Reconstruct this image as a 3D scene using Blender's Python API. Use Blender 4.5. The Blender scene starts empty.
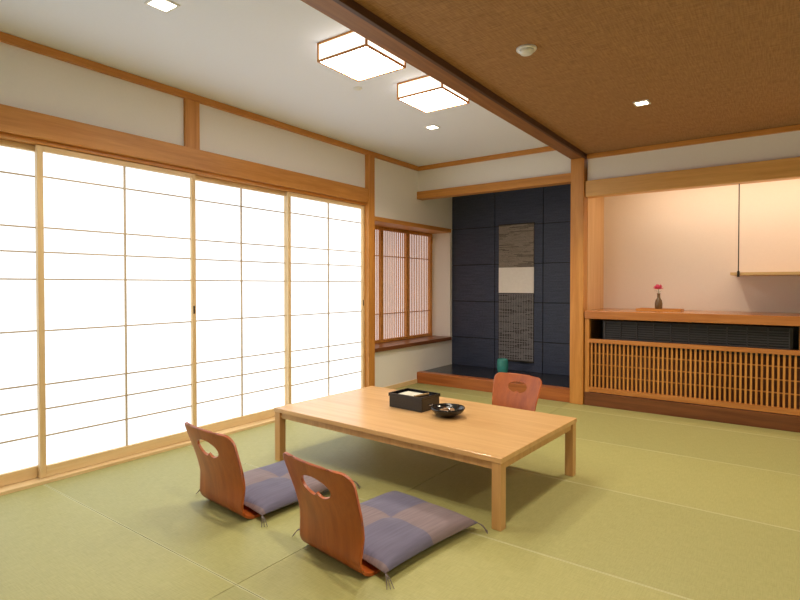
import bpy, bmesh, math, random
from mathutils import Vector, Matrix, noise
random.seed(4)
sc = bpy.context.scene
try:
    sc.view_settings.view_transform = 'Standard'
    sc.view_settings.look = 'None'
except Exception:
    pass

# ------------------------------------------------------------ materials
def new_mat(name):
    m = bpy.data.materials.new(name); m.use_nodes = True
    nt = m.node_tree; b = nt.nodes['Principled BSDF']
    return m, nt, b
def N(nt, t, **kw):
    n = nt.nodes.new(t)
    for k, v in kw.items():
        if k in n.inputs: n.inputs[k].default_value = v
        else: setattr(n, k, v)
    return n
def L(nt, a, b): nt.links.new(a, b)
def rgba(c): return (c[0], c[1], c[2], 1)
def plain(name, col, rough=0.6, metal=0.0, var=0.06, nscale=30, bump=0.0):
    m, nt, b = new_mat(name)
    tc = N(nt, 'ShaderNodeTexCoord'); no = N(nt, 'ShaderNodeTexNoise'); no.inputs['Scale'].default_value = nscale
    L(nt, tc.outputs['Object'], no.inputs['Vector'])
    mx = N(nt, 'ShaderNodeMixRGB'); mx.inputs[1].default_value = rgba([c*(1-var) for c in col]); mx.inputs[2].default_value = rgba([min(1, c*(1+var)) for c in col])
    L(nt, no.outputs['Fac'], mx.inputs[0]); L(nt, mx.outputs[0], b.inputs['Base Color'])
    b.inputs['Roughness'].default_value = rough; b.inputs['Metallic'].default_value = metal
    if bump:
        bp = N(nt, 'ShaderNodeBump'); bp.inputs['Strength'].default_value = bump; bp.inputs['Distance'].default_value = 0.002
        L(nt, no.outputs['Fac'], bp.inputs['Height']); L(nt, bp.outputs[0], b.inputs['Normal'])
    return m
def wood(name, c1, c2, axis='X', rough=0.4, scale=1.0, coat=0.0):
    m, nt, b = new_mat(name)
    tc = N(nt, 'ShaderNodeTexCoord'); mp = N(nt, 'ShaderNodeMapping')
    s = [14*scale]*3; s['XYZ'.index(axis)] = 0.9*scale
    mp.inputs['Scale'].default_value = s
    L(nt, tc.outputs['Object'], mp.inputs['Vector'])
    no = N(nt, 'ShaderNodeTexNoise'); no.inputs['Scale'].default_value = 1.6; no.inputs['Detail'].default_value = 5; no.inputs['Distortion'].default_value = 0.6
    L(nt, mp.outputs[0], no.inputs['Vector'])
    n2 = N(nt, 'ShaderNodeTexNoise'); n2.inputs['Scale'].default_value = 9; n2.inputs['Detail'].default_value = 3
    L(nt, mp.outputs[0], n2.inputs['Vector'])
    ad = N(nt, 'ShaderNodeMath', operation='MULTIPLY_ADD'); ad.inputs[1].default_value = 0.35
    L(nt, n2.outputs['Fac'], ad.inputs[0]); L(nt, no.outputs['Fac'], ad.inputs[2])
    cr = N(nt, 'ShaderNodeValToRGB'); cr.color_ramp.elements[0].position = 0.48; cr.color_ramp.elements[1].position = 0.85
    cr.color_ramp.elements[0].color = rgba(c2); cr.color_ramp.elements[1].color = rgba(c1)
    L(nt, ad.outputs[0], cr.inputs[0]); L(nt, cr.outputs[0], b.inputs['Base Color'])
    b.inputs['Roughness'].default_value = rough
    b.inputs['Coat Weight'].default_value = coat; b.inputs['Coat Roughness'].default_value = 0.15
    return m
def emit(name, col, strength, base=.8):
    m, nt, b = new_mat(name)
    b.inputs['Base Color'].default_value = rgba((base, base, base)); b.inputs['Roughness'].default_value = .8
    b.inputs['Emission Color'].default_value = rgba(col); b.inputs['Emission Strength'].default_value = strength
    return m

W1, W2 = (.66, .30, .068), (.52, .205, .036)
wood_x = wood('hinoki_wood_x', W1, W2, 'X'); wood_y = wood('hinoki_wood_y', W1, W2, 'Y'); wood_z = wood('hinoki_wood_z', W1, W2, 'Z')
pale_y = wood('pale_wood_y', (.86, .66, .38), (.78, .55, .28), 'Y'); pale_z = wood('pale_wood_z', (.86, .66, .38), (.78, .55, .28), 'Z')
pale_x = wood('pale_wood_x', (.80, .55, .28), (.70, .44, .19), 'X')
munt = wood('kumiko_wood', (.68, .55, .38), (.58, .46, .30), 'Y')
jamb_z = wood('jamb_wood_z', (.80, .52, .26), (.70, .42, .18), 'Z')
dark_x = wood('dark_wood_x', (.22, .075, .025), (.13, .04, .013), 'X', .3)
dark_y = wood('dark_wood_y', (.25, .09, .03), (.14, .045, .015), 'Y', .3)
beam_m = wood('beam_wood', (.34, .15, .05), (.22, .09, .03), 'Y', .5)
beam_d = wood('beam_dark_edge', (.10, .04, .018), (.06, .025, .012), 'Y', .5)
table_m = wood('table_ash_wood', (.74, .46, .20), (.62, .35, .135), 'X', .32, .8, .2)
table_z = wood('table_leg_wood', (.66, .385, .15), (.55, .30, .105), 'Z', .4)
chair_m = wood('chair_plywood', (.45, .105, .013), (.32, .062, .007), 'Z', .4, .7, .1)
plaster = plain('white_plaster', (.88, .86, .84), .9, 0, .02, 60, .15)
plaster_c = plain('ceiling_plaster', (.84, .87, .98), .9, 0, .015, 50, .1)
niche_pl = plain('niche_plaster', (.87, .79, .71), .9, 0, .02, 60, .15)
black_m = plain('black_plastic', (.012, .012, .013), .35)
lacquer = plain('black_lacquer', (.008, .008, .009), .15)
white_pl = plain('white_plastic', (.8, .8, .78), .4)
brass = plain('dark_metal', (.05, .045, .04), .35, .8)

def woven(name, c1, c2, sc1, rough=.8, bump=.4):
    m, nt, b = new_mat(name)
    tc = N(nt, 'ShaderNodeTexCoord')
    outs = []
    for st in ((sc1, sc1*.08, sc1), (sc1*.08, sc1, sc1)):
        mp = N(nt, 'ShaderNodeMapping'); mp.inputs['Scale'].default_value = st
        L(nt, tc.outputs['Object'], mp.inputs['Vector'])
        no = N(nt, 'ShaderNodeTexNoise'); no.inputs['Scale'].default_value = 1; no.inputs['Detail'].default_value = 3
        L(nt, mp.outputs[0], no.inputs['Vector']); outs.append(no.outputs['Fac'])
    a = N(nt, 'ShaderNodeMath', operation='ADD'); L(nt, outs[0], a.inputs[0]); L(nt, outs[1], a.inputs[1])
    cr = N(nt, 'ShaderNodeValToRGB'); cr.color_ramp.elements[0].position = .0; cr.color_ramp.elements[1].position = 1
    h = N(nt, 'ShaderNodeMapRange'); h.inputs['From Min'].default_value = .75; h.inputs['From Max'].default_value = 1.25
    L(nt, a.outputs[0], h.inputs['Value'])
    cr.color_ramp.elements[0].color = rgba(c2); cr.color_ramp.elements[1].color = rgba(c1)
    L(nt, h.outputs[0], cr.inputs[0]); L(nt, cr.outputs[0], b.inputs['Base Color'])
    b.inputs['Roughness'].default_value = rough
    bp = N(nt, 'ShaderNodeBump'); bp.inputs['Strength'].default_value = bump; bp.inputs['Distance'].default_value = .002
    L(nt, h.outputs[0], bp.inputs['Height']); L(nt, bp.outputs[0], b.inputs['Normal'])
    return m
brown_ceil = woven('brown_grasscloth', (.42, .225, .09), (.27, .135, .048), 130, .8, .45)
tatami = woven('tatami_rush', (.425, .41, .16), (.35, .34, .12), 210, .5, .2)
tatami2 = woven('tatami_rush_b', (.40, .39, .155), (.325, .32, .115), 230, .5, .2)
heri = plain('tatami_edge', (.52, .52, .28), .7)
navy = woven('navy_washi', (.046, .060, .115), (.024, .034, .072), 60, .5, .4)
navy_gap = plain('navy_joint', (.006, .008, .014), .7)
toko_floor = plain('toko_floor_lacquer', (.02, .022, .032), .25)
scroll_a = woven('scroll_grey_weave', (.27, .23, .20), (.11, .095, .085), 90, .9)
scroll_b = woven('scroll_dark_weave', (.10, .095, .10), (.03, .03, .035), 90, .9)
scroll_w = plain('scroll_white_paper', (.95, .91, .88), .9)
paper = emit('shoji_paper_glow', (.84, .92, 1.0), 1.35, .4)  # paper emits light itself, standing in for daylight behind the doors
paper2 = emit('side_window_paper_glow', (.92, .87, .88), .72)  # glow in the material imitates backlight through the window paper
lamp_m = emit('lantern_paper', (1.0, .93, .82), 22.0)
lamp_s = emit('lantern_side_paper', (1.0, .90, .74), 1.8, .5)
dl_m = emit('downlight_lens', (1.0, .88, .62), 14)

# ------------------------------------------------------------ mesh helpers
COL = sc.collection
def obj_from_bm(name, bm, mats, parent=None, smooth=False):
    me = bpy.data.meshes.new(name); bm.normal_update(); bm.to_mesh(me); bm.free()
    for m in (mats if isinstance(mats, (list, tuple)) else [mats]): me.materials.append(m)
    if smooth:
        for p in me.polygons: p.use_smooth = True
    o = bpy.data.objects.new(name, me); COL.objects.link(o)
    if parent: o.parent = parent
    return o
def add_box(bm, x0, x1, y0, y1, z0, z1, mi=0, bev=0.0):
    vs = [bm.verts.new(v) for v in ((x0,y0,z0),(x1,y0,z0),(x1,y1,z0),(x0,y1,z0),(x0,y0,z1),(x1,y0,z1),(x1,y1,z1),(x0,y1,z1))]
    fs = []
    for f in ((0,3,2,1),(4,5,6,7),(0,1,5,4),(1,2,6,5),(2,3,7,6),(3,0,4,7)):
        fc = bm.faces.new([vs[i] for i in f]); fc.material_index = mi; fs.append(fc)
    if bev:
        es = list({e for f in fs for e in f.edges})
        r = bmesh.ops.bevel(bm, geom=es, offset=bev, segments=2, affect='EDGES', profile=.6)
        for f in r['faces']: f.material_index = mi
def boxes(name, lst, mats, parent=None, bev=0.0):
    bm = bmesh.new()
    for b in lst:
        add_box(bm, *b[:6], mi=(b[6] if len(b) > 6 else 0), bev=bev)
    return obj_from_bm(name, bm, mats, parent)
def lathe_bm(bm, prof, seg=40, cx=0, cy=0, mi=0):
    rings = []
    for r, z in prof:
        rings.append([bm.verts.new((cx+r*math.cos(2*math.pi*i/seg), cy+r*math.sin(2*math.pi*i/seg), z)) for i in range(seg)])
    for a, b in zip(rings[:-1], rings[1:]):
        for i in range(seg):
            f = bm.faces.new((a[i], a[(i+1)%seg], b[(i+1)%seg], b[i])); f.material_index = mi
    bm.faces.new(list(reversed(rings[0]))).material_index = mi
    bm.faces.new(rings[-1]).material_index = mi
def lathe(name, prof, mat, parent=None, seg=40, loc=(0,0,0)):
    bm = bmesh.new(); lathe_bm(bm, prof, seg)
    o = obj_from_bm(name, bm, mat, parent, True); o.location = loc
    return o
def empty(name, loc=(0,0,0), rz=0, parent=None):
    e = bpy.data.objects.new(name, None); COL.objects.link(e); e.location = loc; e.rotation_euler = (0,0,rz); e.empty_display_size = .1
    if parent: e.parent = parent
    return e
def tube(name, pts, r, mat, parent=None):
    cu = bpy.data.curves.new(name, 'CURVE'); cu.dimensions = '3D'; cu.bevel_depth = r; cu.bevel_resolution = 3; cu.use_fill_caps = True
    sp = cu.splines.new('NURBS'); sp.points.add(len(pts)-1)
    for p, q in zip(sp.points, pts): p.co = (*q, 1)
    sp.use_endpoint_u = True; sp.order_u = 3
    cu.materials.append(mat)
    o = bpy.data.objects.new(name, cu); COL.objects.link(o)
    if parent: o.parent = parent
    return o

# ------------------------------------------------------------ room shell
XL, YB, C1, C2 = -3.65, 5.43, 2.64, 2.50
XR, YF = 2.4, -1.4
bm = bmesh.new()
add_box(bm, XL-.2, XR+.1, YF-.1, 6.4, -.12, -.012, 2)
ys = [YF] + [1.33+.95*k for k in range(-2, 5)] + [YB-.03]
ys = [y for y in ys if y >= YF]
for j in range(len(ys)-1):
    y0, y1 = ys[j], ys[j+1]
    xs = [XL, -1.77, .13, 2.03, XR]
    for i in range(len(xs)-1):
        x0, x1 = xs[i], xs[i+1]
        g = .0015
        add_box(bm, x0+g, x1-g, y0+g+.005, y1-g-.005, -.012, 0, (i+j) % 2)
        add_box(bm, x0+g, x1-g, y0+g, y0+g+.005, -.012, .0, 2)
        add_box(bm, x0+g, x1-g, y1-g-.005, y1-g, -.012, .0, 2)
obj_from_bm('floor', bm, [tatami, tatami2, heri])

boxes('ceiling', [(XL-.2, -1.70, YF-.1, YB+.1, C1, C1+.1)], plaster_c)
boxes('ceiling_brown', [(-1.61, XR+.1, YF-.1, YB+.1, C2, C2+.1)], brown_ceil)
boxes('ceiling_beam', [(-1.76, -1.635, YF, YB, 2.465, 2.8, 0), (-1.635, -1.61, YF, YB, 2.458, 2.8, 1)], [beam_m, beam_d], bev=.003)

WL = XL-.40
boxes('wall_left', [
    (XL-.12, XL, YF, 4.42, 2.20, C1),
    (WL, XL, 4.42, 6.30, 1.95, C1),
    (WL, XL, 4.42, 6.30, 0, .46),
    (WL, XL, 6.20, 6.30, .46, 1.95),
    (WL, XL, 4.42, 4.52, .46, 1.95),
    (WL-.03, WL+.01, 4.42, 6.3, .0, 2.0),
    (XL-.12, XL, YF, -.70, 0, 2.2)], plaster)
boxes('wall_back', [
    (XL, -1.76, YB, YB+.10, 2.33, C1),
    (XL, -1.76, YB+.1, 6.3, 2.56, C1+.0),
    (-1.61, 1.25, YB, YB+.10, 2.22, C2),
    (1.25, XR, YB, YB+.10, 0, C2)], plaster)
boxes('wall_right', [(XR, XR+.1, YF, YB+.1, 0, C2)], plaster)
boxes('wall_front', [(XL-.1, XR, YF-.1, YF, 0, C1)], plaster)

bm = bmesh.new()
add_box(bm, XL, -1.74, 6.262, 6.34, 0, 2.56, 1)
pw = [(-3.648, -3.022), (-3.012, -2.382), (-2.372, -1.745)]
pz = [(.13, .50), (.510, .98), (.990, 1.46), (1.470, 1.94), (1.950, 2.42), (2.43, 2.56)]
for a, b_ in pw:
    for c, d in pz: add_box(bm, a, b_, 6.25, 6.264, c, d, 0, .0015)
obj_from_bm('wall_tokonoma', bm, [navy, navy_gap])
boxes('tokonoma_floor', [(XL, -1.745, YB+.07, 6.25, .0, .128)], toko_floor)
boxes('tokonoma_step', [(XL+.003, -1.765, YB-.03, YB+.07, .0, .135)], wood('step_wood', (.48, .15, .035), (.33, .09, .02), 'X', .3), bev=.006)
boxes('tokonoma_lintel', [(XL+.002, -1.765, YB-.03, YB+.09, 2.245, 2.335)], wood_x, bev=.004)
boxes('wall_divider', [(-1.745, -1.625, YB+.072, 6.26, 0, 2.56)], jamb_z)

# ---- trims
boxes('trim_1', [(XL-.01, XL+.03, YF, YB, C1-.05, C1-.001)], wood_y, bev=.004)
boxes('trim_2', [(XL, -1.765, YB-.03, YB+.002, C1-.05, C1-.001)], wood_x, bev=.004)
boxes('trim_3', [(-1.61, XR, YB-.03, YB+.002, C2-.045, C2-.001)], wood_x, bev=.004)
boxes('corner_post', [(-1.762, -1.628, YB-.055, YB+.07, 0, 2.465)], wood_z, bev=.006)   # tokonoma corner post
boxes('wall_post', [(XL-.10, XL+.05, 4.415, 4.52, 0, C1-.05)], wood_z, bev=.005)      # wall post
boxes('trim_6', [(XL-.02, XL+.025, 2.295, 2.415, 2.225, C1-.05)], wood_z, bev=.004) # short stud
boxes('header_beam_left', [(XL-.10, XL+.045, YF, 4.412, 2.075, 2.225), (XL-.10, XL+.01, YF, 4.412, 2.047, 2.075)], wood_y, bev=.004)
boxes('shoji_sill', [(XL-.10, XL+.045, YF, 4.412, -.002, .020)], pale_y, bev=.003)
boxes('baseboard_left', [(XL, XL+.012, 4.52, YB-.03, 0, .05)], pale_y, bev=.002)
boxes('header_beam_right', [(-1.62, XR, YB-.04, YB+.08, 2.075, 2.235)], wood('header_pale', (.78, .45, .15), (.66, .35, .10), 'X'), bev=.006)

# ---- shoji doors
def shoji(idx, y0, y1, xf):
    e = empty('door_%d' % idx)
    z0, z1 = .022, 2.045
    t = .03; st = .034
    fr = [(xf-t, xf, y0, y0+st, z0, z1), (xf-t, xf, y1-st, y1, z0, z1)]
    boxes('stiles', fr, pale_z, e, .002)
    boxes('rails', [(xf-t, xf, y0+st, y1-st, z0, z0+.07), (xf-t, xf, y0+st, y1-st, z1-.035, z1)], pale_y, e, .002)
    mz = [1.86, 1.55, 1.40, 1.235, .92, .59, .44, .275]
    ym = (y0+y1)/2
    boxes('muntins', [(xf-t+.009, xf-.012, y0+st, y1-st, z-.0045, z+.0045) for z in mz] + [(xf-t+.008, xf-.010, ym-.0055, ym+.0055, z0+.07, z1-.035)], munt, e)
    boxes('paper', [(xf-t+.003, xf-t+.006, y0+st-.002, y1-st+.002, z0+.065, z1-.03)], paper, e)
    boxes('finger_pull', [(xf-.001, xf+.001, y1-.025, y1-.012, .98, 1.04)], black_m, e)
xs_f, xs_b = XL-.005, XL-.045
shoji(1, -.68, .375, xs_b)
shoji(2, .33, 1.375, xs_b)
shoji(3, 1.33, 2.395, xs_f)
shoji(4, 2.345, 3.37, xs_b)
shoji(5, 3.33, 4.41, xs_f)

# ---- side window
e = empty('window_1')
xw = XL-.29
boxes('frame', [(xw-.04, xw+.01, 4.52, 4.56, .505, 1.90), (xw-.04, xw+.01, 6.16, 6.20, .505, 1.90), (xw-.04, xw+.01, 4.56, 6.16, 1.86, 1.90), (xw-.04, xw+.01, 4.56, 6.16, .505, .54)], wood_z, e, .003)
n = 40
sl = []
for i in range(n+1):
    y = 4.56 + 1.60*i/n
    sl.append((xw-.016, xw-.006, y-.0055, y+.0055, .54, 1.86))
boxes('slats', sl, wood_z, e)
boxes('cross_rails', [(xw-.02, xw, 4.56, 6.16, z-.005, z+.005) for z in (1.55, .85)] + [(xw-.03, xw+.008, y-.022, y+.022, .54, 1.86) for y in (5.08, 5.62)], wood_y, e, .002)
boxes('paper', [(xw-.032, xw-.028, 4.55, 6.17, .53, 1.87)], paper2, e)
boxes('sill', [(WL+.012, XL+.03, 4.522, 6.198, .461, .505)], dark_y, e, bev=.005)
boxes('lintel', [(WL+.012, XL+.02, 4.522, 6.198, 1.90, 1.949)], wood_y, e, bev=.004)

# ---- scroll
e = empty('hanging_scroll')
ysx = 6.238
boxes('scroll_sections', [(-2.955, -2.49, ysx, ysx+.008, 1.42, 1.955, 0), (-2.955, -2.49, ysx, ysx+.008, 1.10, 1.42, 1), (-2.955, -2.49, ysx, ysx+.008, .25, 1.10, 2)], [scroll_a, scroll_w, scroll_b], e)
boxes('battens', [(-2.96, -2.485, ysx-.008, ysx+.01, 1.95, 1.965), (-2.96, -2.485, ysx-.010, ysx+.01, .24, .258)], brass, e, .003)
th = []
for (za, zb, mi, pr, dz) in ((1.43, 1.945, 0, .8, .0135), (.265, 1.095, 1, .78, .0145)):
    z = za
    while z < zb:
        x = -2.952
        while x < -2.50:
            ln = random.uniform(.04, .2)
            if random.random() < pr: th.append((x, min(x+ln, -2.493), ysx-.0015, ysx, z, z+.0055, mi))
            x += ln+.006
        z += dz
for k in range(14):
    x = -2.94+k*.0335
    th.append((x, x+.005, ysx-.002, ysx-.0016, .27, 1.09, 1))
boxes('weft_threads', th, [plain('thread_tan', (.42, .37, .32), .9), plain('thread_grey', (.27, .26, .28), .9)], e)

# ---- celadon vase
cel = plain('celadon_glaze', (.05, .30, .28), .2)
lathe('celadon_vase', [(.045, 0), (.052, .004), (.062, .04), (.068, .09), (.068, .14), (.062, .175), (.060, .182), (.054, .182), (.055, .16), (.058, .10), (.02, .02)], cel, loc=(-2.74, 5.9, .129))

# ------------------------------------------------------------ right niche
XN0, XN1 = -1.625, 1.25
boxes('wall_niche', [(XN0, XN1+.1, 6.09, 6.19, 0, 2.4), (XN1, XN1+.1, YB+.1, 6.09, 0, 2.4), (XN0, XN1, YB+.1, 6.09, 2.30, 2.4)], niche_pl)
e = empty('sideboard_counter')
XC0 = XN0+.006
ct = wood('counter_wood', (.55, .22, .055), (.42, .145, .032), 'X', .25, 1, .3)
boxes('counter_top', [(XC0, XN1-.005, YB-.045, 6.085, .865, .945)], ct, e, .005)
boxes('base_board', [(XC0, XN1-.005, YB-.04, YB+.0, 0, .13)], dark_x, e, .004)
boxes('inner_box', [(XC0, XN1-.005, 6.0, 6.02, .13, .865), (XC0, XN1-.005, YB+.03, 6.0, .60, .625)], black_m, e)
boxes('side_frame', [(XC0, XC0+.042, YB-.03, YB+.03, .13, .865)], wood_z, e, .003)
e2 = empty('lattice_grille', parent=e)
x0, x1 = XC0+.042, XN1-.005
boxes('frame_rails', [(x0, x1, YB-.03, YB+.02, .625, .665), (x0, x1, YB-.03, YB+.02, .135, .185)], ct, e2, .003)
st = []
x = x0+.02
while x < x1:
    st.append((x-.008, x+.008, YB-.012, YB+.004, .185, .625)); x += .038
boxes('slats', st, wood_z, e2)
boxes('cross_bars', [(x0, x1, YB+.004, YB+.010, z-.005, z+.005) for z in (.30, .41, .52)], wood_x, e2)
boxes('backing', [(x0, x1, YB+.04, YB+.05, .14, .62)], plain('lattice_back', (.14, .055, .02), .8), e2)
e3 = empty('air_conditioner', parent=e)
boxes('housing', [(-1.47, .06, YB+.06, YB+.40, .627, .85)], black_m, e3, .008)
lv = [(-1.44, .03, YB+.035, YB+.062, .645+i*.022, .653+i*.022) for i in range(8)]
lv += [(-1.45+i*.148, -1.442+i*.148, YB+.035, YB+.062, .64, .83) for i in range(11)]
boxes('louvers', lv, plain('louver_grey', (.05, .05, .058), .4), e3)
boxes('end_cap', [(.10, .16, YB+.03, YB+.3, .627, .86)], wood_z, e3, .003)
e = empty('hanging_shelf')
boxes('shelf_board', [(-.39, XN1-.005, YB+.04, 6.085, 1.285, 1.31)], pale_x, e, .003)
boxes('hanging_rod', [(-.333, -.325, YB+.03, YB+.040, 1.27, 2.08), (-.338, -.320, YB+.026, YB+.044, 1.27, 1.32)], brass, e)
boxes('wooden_tray', [(-1.20, -.80, 5.66, 5.86, .9455, .955), (-1.20, -.80, 5.66, 5.667, .955, .966), (-1.20, -.80, 5.853, 5.86, .955, .966), (-1.20, -1.193, 5.667, 5.853, .955, .966), (-.807, -.80, 5.667, 5.853, .955, .966)], wood_x)
e = empty('flower_vase', (-1.01, 5.76, .9555))
lathe('vase_body', [(.020, 0), (.026, .003), (.034, .02), (.035, .06), (.028, .095), (.015, .115), (.013, .15), (.017, .162), (.012, .162), (.009, .12), (.005, .02)], plain('brown_glaze', (.16, .10, .045), .25), e, 28)
tube('stem', [(0,0,.10), (.004,0,.17), (-.004,.0,.21)], .0025, plain('stem_green', (.08, .2, .05), .6), e)
bm = bmesh.new()
for k in range(18):
    a = k*2.4; tilt = .25+.07*k
    M = Matrix.Translation((-.004,0,.205)) @ Matrix.Rotation(a,4,'Z') @ Matrix.Rotation(tilt,4,'Y')
    g = []
    for i in range(5):
        row = []
        for j in range(5):
            w = .022*math.sin(math.pi*(.15+.8*i/4)); p = Vector(((.008*math.sin(i/4*2.2)), (j/4-.5)*2*w, i/4*.052)); row.append(bm.verts.new(M@p))
        g.append(row)
    for i in range(4):
        for j in range(4): bm.faces.new((g[i][j], g[i][j+1], g[i+1][j+1], g[i+1][j]))
obj_from_bm('petals', bm, plain('pink_petal', (.88, .16, .30), .5), e, True)
bm = bmesh.new()
for sgn in (1, -1):
    g = [[bm.verts.new((sgn*(.006+.035*i/4), (j/2-.5)*.022*math.sin(math.pi*(.1+.85*i/4)), .17+.02*math.sin(i/4*2.5))) for j in range(3)] for i in range(5)]
    for i in range(4):
        for j in range(2): bm.faces.new((g[i][j], g[i][j+1], g[i+1][j+1], g[i+1][j]))
obj_from_bm('leaves', bm, plain('leaf_green', (.06, .18, .04), .5), e, True)

# ------------------------------------------------------------ table
e = empty('low_table', (-1.945, 2.91, 0), math.radians(-2.6))
a, b_ = .865, .505
boxes('top', [(-a, a, -b_, b_, .332, .36)], table_m, e, .004)
boxes('apron', [(-a+.05, a-.05, -b_+.016, -b_+.036, .292, .332), (-a+.05, a-.05, b_-.036, b_-.016, .292, .332), (-a+.016, -a+.036, -b_+.05, b_-.05, .292, .332), (a-.036, a-.016, -b_+.05, b_-.05, .292, .332)], table_z, e, .002)
L_ = .052
for i, (sx, sy) in enumerate(((-1,-1),(1,-1),(1,1),(-1,1))):
    cx, cy = sx*(a-L_/2-.004), sy*(b_-L_/2-.004)
    boxes('leg_%d' % (i+1), [(cx-L_/2, cx+L_/2, cy-L_/2, cy+L_/2, 0, .332)], table_z, e, .003)

e = empty('tea_utensil_box', (-2.06, 3.02, .3605), math.radians(-4))
boxes('body', [(-.14,.14,-.10,-.09,0,.075),(-.14,.14,.09,.10,0,.075),(-.14,-.13,-.09,.09,0,.075),(.13,.14,-.09,.09,0,.075),(-.13,.13,-.09,.09,0,.008)], lacquer, e, .0015)
boxes('lid_tray', [(-.145,.145,-.105,.105,.075,.083),(-.145,.145,-.105,-.098,.083,.098),(-.145,.145,.098,.105,.083,.098),(-.145,-.138,-.098,.098,.083,.098),(.138,.145,-.098,.098,.083,.098)], lacquer, e, .0015)
boxes('paper_card', [(-.10,.03,-.05,.06,.0835,.088)], plain('card_paper', (.62,.6,.5), .8), e)
tube('bamboo_stick', [(.05,-.06,.09),(.06,0,.09),(.07,.07,.09)], .007, plain('bamboo', (.4,.25,.1), .5), e)
tube('handle', [(.141,-.02,.035),(.152,-.01,.035),(.152,.01,.035),(.141,.02,.035)], .003, plain('silver', (.5,.5,.5), .3, .9), e)
e = empty('lacquer_bowl', (-1.74, 2.93, .3605))
lathe('bowl_body', [(.045,0),(.048,.004),(.060,.013),(.090,.027),(.108,.048),(.110,.060),(.104,.060),(.096,.048),(.074,.032),(.01,.026)], lacquer, e)
for i in range(5):
    an = i*1.25
    lathe('candy_%d' % (i+1), [(.004,0),(.014,.004),(.018,.010),(.012,.016),(.003,.018)], plain('wrapped_candy', (.30,.16,.07), .5), e, 16, (.035*math.cos(an), .035*math.sin(an), .030))

# ------------------------------------------------------------ zaisu floor chairs
def cushion_mat():
    m, nt, b = new_mat('cushion_patchwork')
    tc = N(nt, 'ShaderNodeTexCoord')
    ck = N(nt, 'ShaderNodeTexChecker'); ck.inputs['Scale'].default_value = 1/.30
    mp = N(nt, 'ShaderNodeMapping'); mp.inputs['Location'].default_value = (.0, -.37, .05); mp.inputs['Scale'].default_value = (1, 1, .0)
    L(nt, tc.outputs['Object'], mp.inputs['Vector']); L(nt, mp.outputs[0], ck.inputs['Vector'])
    ck.inputs[1].default_value = (.135, .125, .205, 1); ck.inputs[2].default_value = (.225, .165, .18, 1)
    w = N(nt, 'ShaderNodeTexNoise'); w.inputs['Scale'].default_value = 1; w.inputs['Detail'].default_value = 3
    m2 = N(nt, 'ShaderNodeMapping'); m2.inputs['Scale'].default_value = (90, 5, 30); L(nt, tc.outputs['Object'], m2.inputs['Vector']); L(nt, m2.outputs[0], w.inputs['Vector'])
    mx = N(nt, 'ShaderNodeMixRGB', blend_type='MULTIPLY'); mx.inputs[0].default_value = .5
    cr = N(nt, 'ShaderNodeValToRGB'); cr.color_ramp.elements[0].position = .3; cr.color_ramp.elements[0].color = (.5,.5,.55,1); cr.color_ramp.elements[1].position = .7; cr.color_ramp.elements[1].color = (1,1,1,1)
    L(nt, w.outputs['Fac'], cr.inputs[0]); L(nt, ck.outputs[0], mx.inputs[1]); L(nt, cr.outputs[0], mx.inputs[2])
    L(nt, mx.outputs[0], b.inputs['Base Color']); b.inputs['Roughness'].default_value = .75
    b.inputs['Sheen Weight'].default_value = .2
    return m
cush = cushion_mat()
tassel_m = plain('tassel_thread', (.16, .13, .13), .8)

def profile():
    pts = []; y, z = .36, .008; s = 0; ds = .004; ang = math.pi
    flat = .30; bend = .13; total = .835
    while s <= total:
        pts.append((s, y, z))
        if s < flat: ang = math.pi
        elif s < flat+bend: ang = math.pi - math.radians(88)*(s-flat)/bend
        elif s < flat+bend+.22: ang = math.pi - math.radians(88) + math.radians(18)*(s-flat-bend)/.22
        else: ang = math.pi - math.radians(70)
        y += ds*math.cos(ang); z += ds*math.sin(ang); s += ds
    return pts
PR = profile(); TOT = PR[-1][0]
def on_prof(s):
    s = max(0, min(TOT, s)); f = s/.004; i = int(min(len(PR)-2, f)); t = f-i
    return (PR[i][1]*(1-t)+PR[i+1][1]*t, PR[i][2]*(1-t)+PR[i+1][2]*t)

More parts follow.
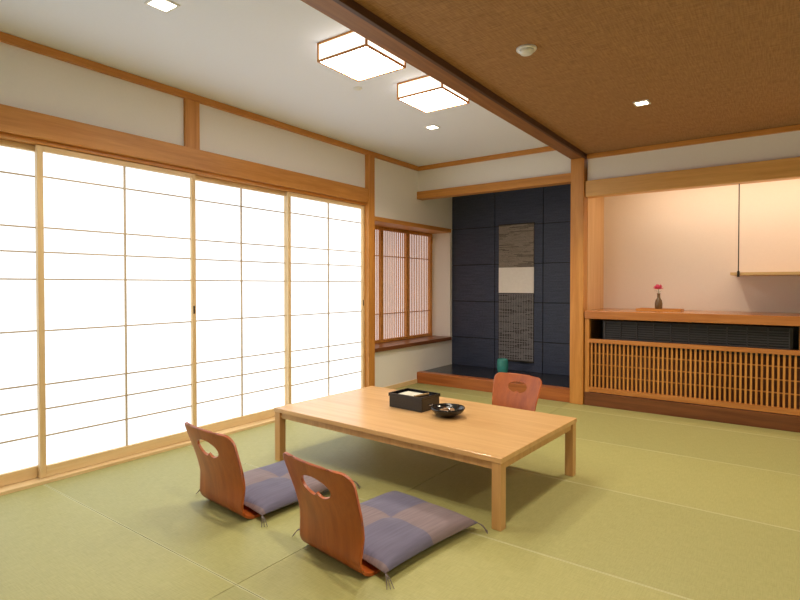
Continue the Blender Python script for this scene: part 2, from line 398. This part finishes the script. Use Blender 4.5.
def zaisu(loc, rz, scl=1.0):
    e = empty('zaisu_floor_chair', loc, rz); e.scale = (scl, scl, scl)
    def halfw(q):
        return .248 - .038*min(1, q/.40)**1.1
    R = .055
    side = []
    nn = 60
    for i in range(nn+1):
        q = R + (TOT-2*R)*i/nn; side.append((halfw(q), q))
    cor_t = [(halfw(R)-R+R*math.cos(t), R-R*math.sin(t)) for t in [math.pi/2*(1-k/8) for k in range(8)]]
    hb = halfw(TOT)
    cor_b = [(hb-R+R*math.cos(t), TOT-R+R*math.sin(t)) for t in [math.pi/2*k/8 for k in range(1, 9)]]
    half = cor_t+side+cor_b
    top = [(halfw(R)-R)*(-1+2*k/12) for k in range(1, 12)]
    botp = [(hb-R)*(1-2*k/12) for k in range(1, 12)]
    out = [(p, 0-.012*math.cos(p/.2*math.pi/2)) for p in top] + half + [(p, TOT) for p in botp] + [(-p, q) for p, q in reversed(half)]
    hc = (0, .115)
    def hole(ang):
        ca, sa = math.cos(ang), math.sin(ang)
        rx, ry = .100, .052
        r = 1/math.sqrt((ca/rx)**2+(sa/ry)**2)
        r *= 1 - .42*math.exp(-((ang-math.pi/2)/.35)**2)
        return (hc[0]+r*ca, hc[1]+r*sa)
    bm = bmesh.new(); NR = 22; grid = []
    for p, q in out:
        ang = math.atan2(q-hc[1], p-hc[0]); hp = hole(ang)
        row = []
        for k in range(NR+1):
            t = (k/NR)**1.25
            pp, qq = hp[0]*(1-t)+p*t, hp[1]*(1-t)+q*t
            y, z = on_prof(TOT-qq)
            back = max(0, min(1, (z-.03)/.15))
            y += .55*pp*pp*back
            row.append(bm.verts.new((pp, y, z)))
        grid.append(row)
    n_ = len(grid)
    for i in range(n_):
        A, B = grid[i], grid[(i+1) % n_]
        for k in range(NR): bm.faces.new((A[k], A[k+1], B[k+1], B[k]))
    bmesh.ops.recalc_face_normals(bm, faces=bm.faces)
    o = obj_from_bm('bentwood_shell', bm, chair_m, e, True)
    md = o.modifiers.new('s', 'SOLIDIFY'); md.thickness = .012; md.offset = 0
    bv = o.modifiers.new('b', 'BEVEL'); bv.width = .003; bv.segments = 2; bv.limit_method = 'ANGLE'; bv.angle_limit = math.radians(50)
    bm = bmesh.new(); n1 = 32; W, D = .29, .325; cy = .37
    tops, bots = [], []
    for i in range(n1+1):
        rt, rb = [], []
        for j in range(n1+1):
            u, v = -1+2*i/n1, -1+2*j/n1
            px = u*W*(1-.06*(1-v*v)*abs(u)**3) ; py = v*D*(1-.06*(1-u*u)*abs(v)**3)
            hgt = ((1-abs(u)**4)*(1-abs(v)**4))**.42
            wr = .006*noise.noise(Vector((u*3, v*3, loc[0])))
            zt = .046+.050*hgt + wr*hgt
            dimple = .010*math.exp(-((u/.12)**2+(v/.12)**2))
            zb = .042-.026*hgt
            rt.append((px, cy+py, zt-dimple)); rb.append((px, cy+py, zb))
        tops.append(rt); bots.append(rb)
    TV = [[bm.verts.new(p) for p in r] for r in tops]; BV = [[bm.verts.new(p) for p in r] for r in bots]
    for i in range(n1):
        for j in range(n1):
            bm.faces.new((TV[i][j], TV[i+1][j], TV[i+1][j+1], TV[i][j+1]))
            bm.faces.new((BV[i][j], BV[i][j+1], BV[i+1][j+1], BV[i+1][j]))
    for i in range(n1):
        bm.faces.new((TV[i][0], BV[i][0], BV[i+1][0], TV[i+1][0])); bm.faces.new((TV[i+1][n1], BV[i+1][n1], BV[i][n1], TV[i][n1]))
        bm.faces.new((TV[0][i+1], BV[0][i+1], BV[0][i], TV[0][i])); bm.faces.new((TV[n1][i], BV[n1][i], BV[n1][i+1], TV[n1][i+1]))
    obj_from_bm('cushion', bm, cush, e, True)
    k = 0
    for sx in (-1, 1):
        for sy in (-1, 1):
            k += 1; bx, by = sx*W, cy+sy*D
            for m_ in range(3):
                dx, dy = sx*(.035+.008*m_), sy*(.024-.010*m_)
                tube('tassel_%d_%d' % (k, m_), [(bx-sx*.004, by-sy*.004, .043), (bx+dx*.5, by+dy*.5, .038), (bx+dx*.9, by+dy*.9, .012), (bx+dx*1.1, by+dy*1.2, .004)], .0018, tassel_m, e)
    return e
zaisu((-1.575, 1.68, 0), math.radians(-8), .975)
zaisu((-2.405, 1.73, 0), math.radians(-5), .975)
zaisu((-1.82, 4.10, 0), math.radians(170), .94)

# ------------------------------------------------------------ ceiling fixtures
def lantern(x, y, w):
    e = empty('ceiling_lantern', (x, y, 0)); h = w/2; z0 = 2.525
    boxes('side_paper', [(-h+.006, h-.006, -h+.006, h-.006, z0+.010, C1-.001)], lamp_s, e)
    boxes('bottom_diffuser', [(-h+.008, h-.008, -h+.008, h-.008, z0+.004, z0+.009)], lamp_m, e)
    t = .011
    fr = []
    for zz in (z0, C1-.012):
        fr += [(-h, h, -h, -h+t, zz, zz+t), (-h, h, h-t, h, zz, zz+t), (-h, -h+t, -h+t, h-t, zz, zz+t), (h-t, h, -h+t, h-t, zz, zz+t)]
    for sx in (-1, 1):
        for sy in (-1, 1):
            fr.append((min(sx*h, sx*(h-t)), max(sx*h, sx*(h-t)), min(sy*h, sy*(h-t)), max(sy*h, sy*(h-t)), z0+t, C1-.012))
    boxes('frame', fr, wood_x, e)
lantern(-2.08, 2.49, .38); lantern(-2.07, 3.28, .38)

def spot(x, y, z, power, ang=140, col=(1, .86, .67), r=.05):
    l = bpy.data.lights.new('downlight_lamp', 'SPOT'); l.energy = power; l.spot_size = math.radians(ang); l.spot_blend = .8; l.color = col; l.shadow_soft_size = r
    o = bpy.data.objects.new('downlight_lamp', l); COL.objects.link(o); o.location = (x, y, z)
    return o
def downlight(x, y, z, power, w=.05):
    e = empty('downlight', (x, y, z))
    boxes('trim_ring', [(-w-.012, w+.012, -w-.012, -w, -.006, 0), (-w-.012, w+.012, w, w+.012, -.006, 0), (-w-.012, -w, -w, w, -.006, 0), (w, w+.012, -w, w, -.006, 0)], white_pl, e)
    boxes('lens', [(-w, w, -w, w, -.003, -.0005)], dl_m, e)
    s = spot(0, 0, -.02, power); s.parent = e
downlight(-2.60, 1.52, C1, 80); downlight(-2.62, 4.13, C1, 80, .042)
downlight(-.84, 4.11, C2, 105, .038)
downlight(-.84, 1.2, C2, 100, .035); downlight(1.2, 4.11, C2, 105, .035); downlight(1.2, 1.2, C2, 100, .035)  # unseen downlights, added as fill for the room
e = empty('smoke_detector', (-1.165, 2.80, C2))
lathe('base', [(.052, -.012), (.055, -.008), (.055, 0)], white_pl, e)
lathe('sensor_head', [(.020, -.034), (.032, -.030), (.040, -.020), (.042, -.012)], white_pl, e)
lathe('ceiling_sensor', [(.012, -.01), (.03, -.006), (.032, -.0)], white_pl, loc=(-2.55, 3.0, C1))
l = bpy.data.lights.new('niche_strip_light', 'AREA'); l.shape = 'RECTANGLE'; l.size = 2.2; l.size_y = .06; l.energy = 10; l.color = (1, .80, .62)
o = bpy.data.objects.new('niche_strip_light', l); COL.objects.link(o); o.location = (-.1, 5.60, 2.28); o.rotation_euler = (math.radians(10), 0, 0)

# ------------------------------------------------------------ world + camera
w = bpy.data.worlds.new('World'); sc.world = w; w.use_nodes = True
w.node_tree.nodes['Background'].inputs[0].default_value = (.75, .85, 1, 1); w.node_tree.nodes['Background'].inputs[1].default_value = .8
cam = bpy.data.cameras.new('camera'); co = bpy.data.objects.new('camera', cam); COL.objects.link(co); sc.camera = co
cam.sensor_width = 36; cam.lens = 533*36/800; cam.shift_y = -6.2/800; cam.clip_start = .02
co.location = (0, 0, 1.2); co.rotation_euler = (math.radians(90-.95), 0, math.radians(35.84))
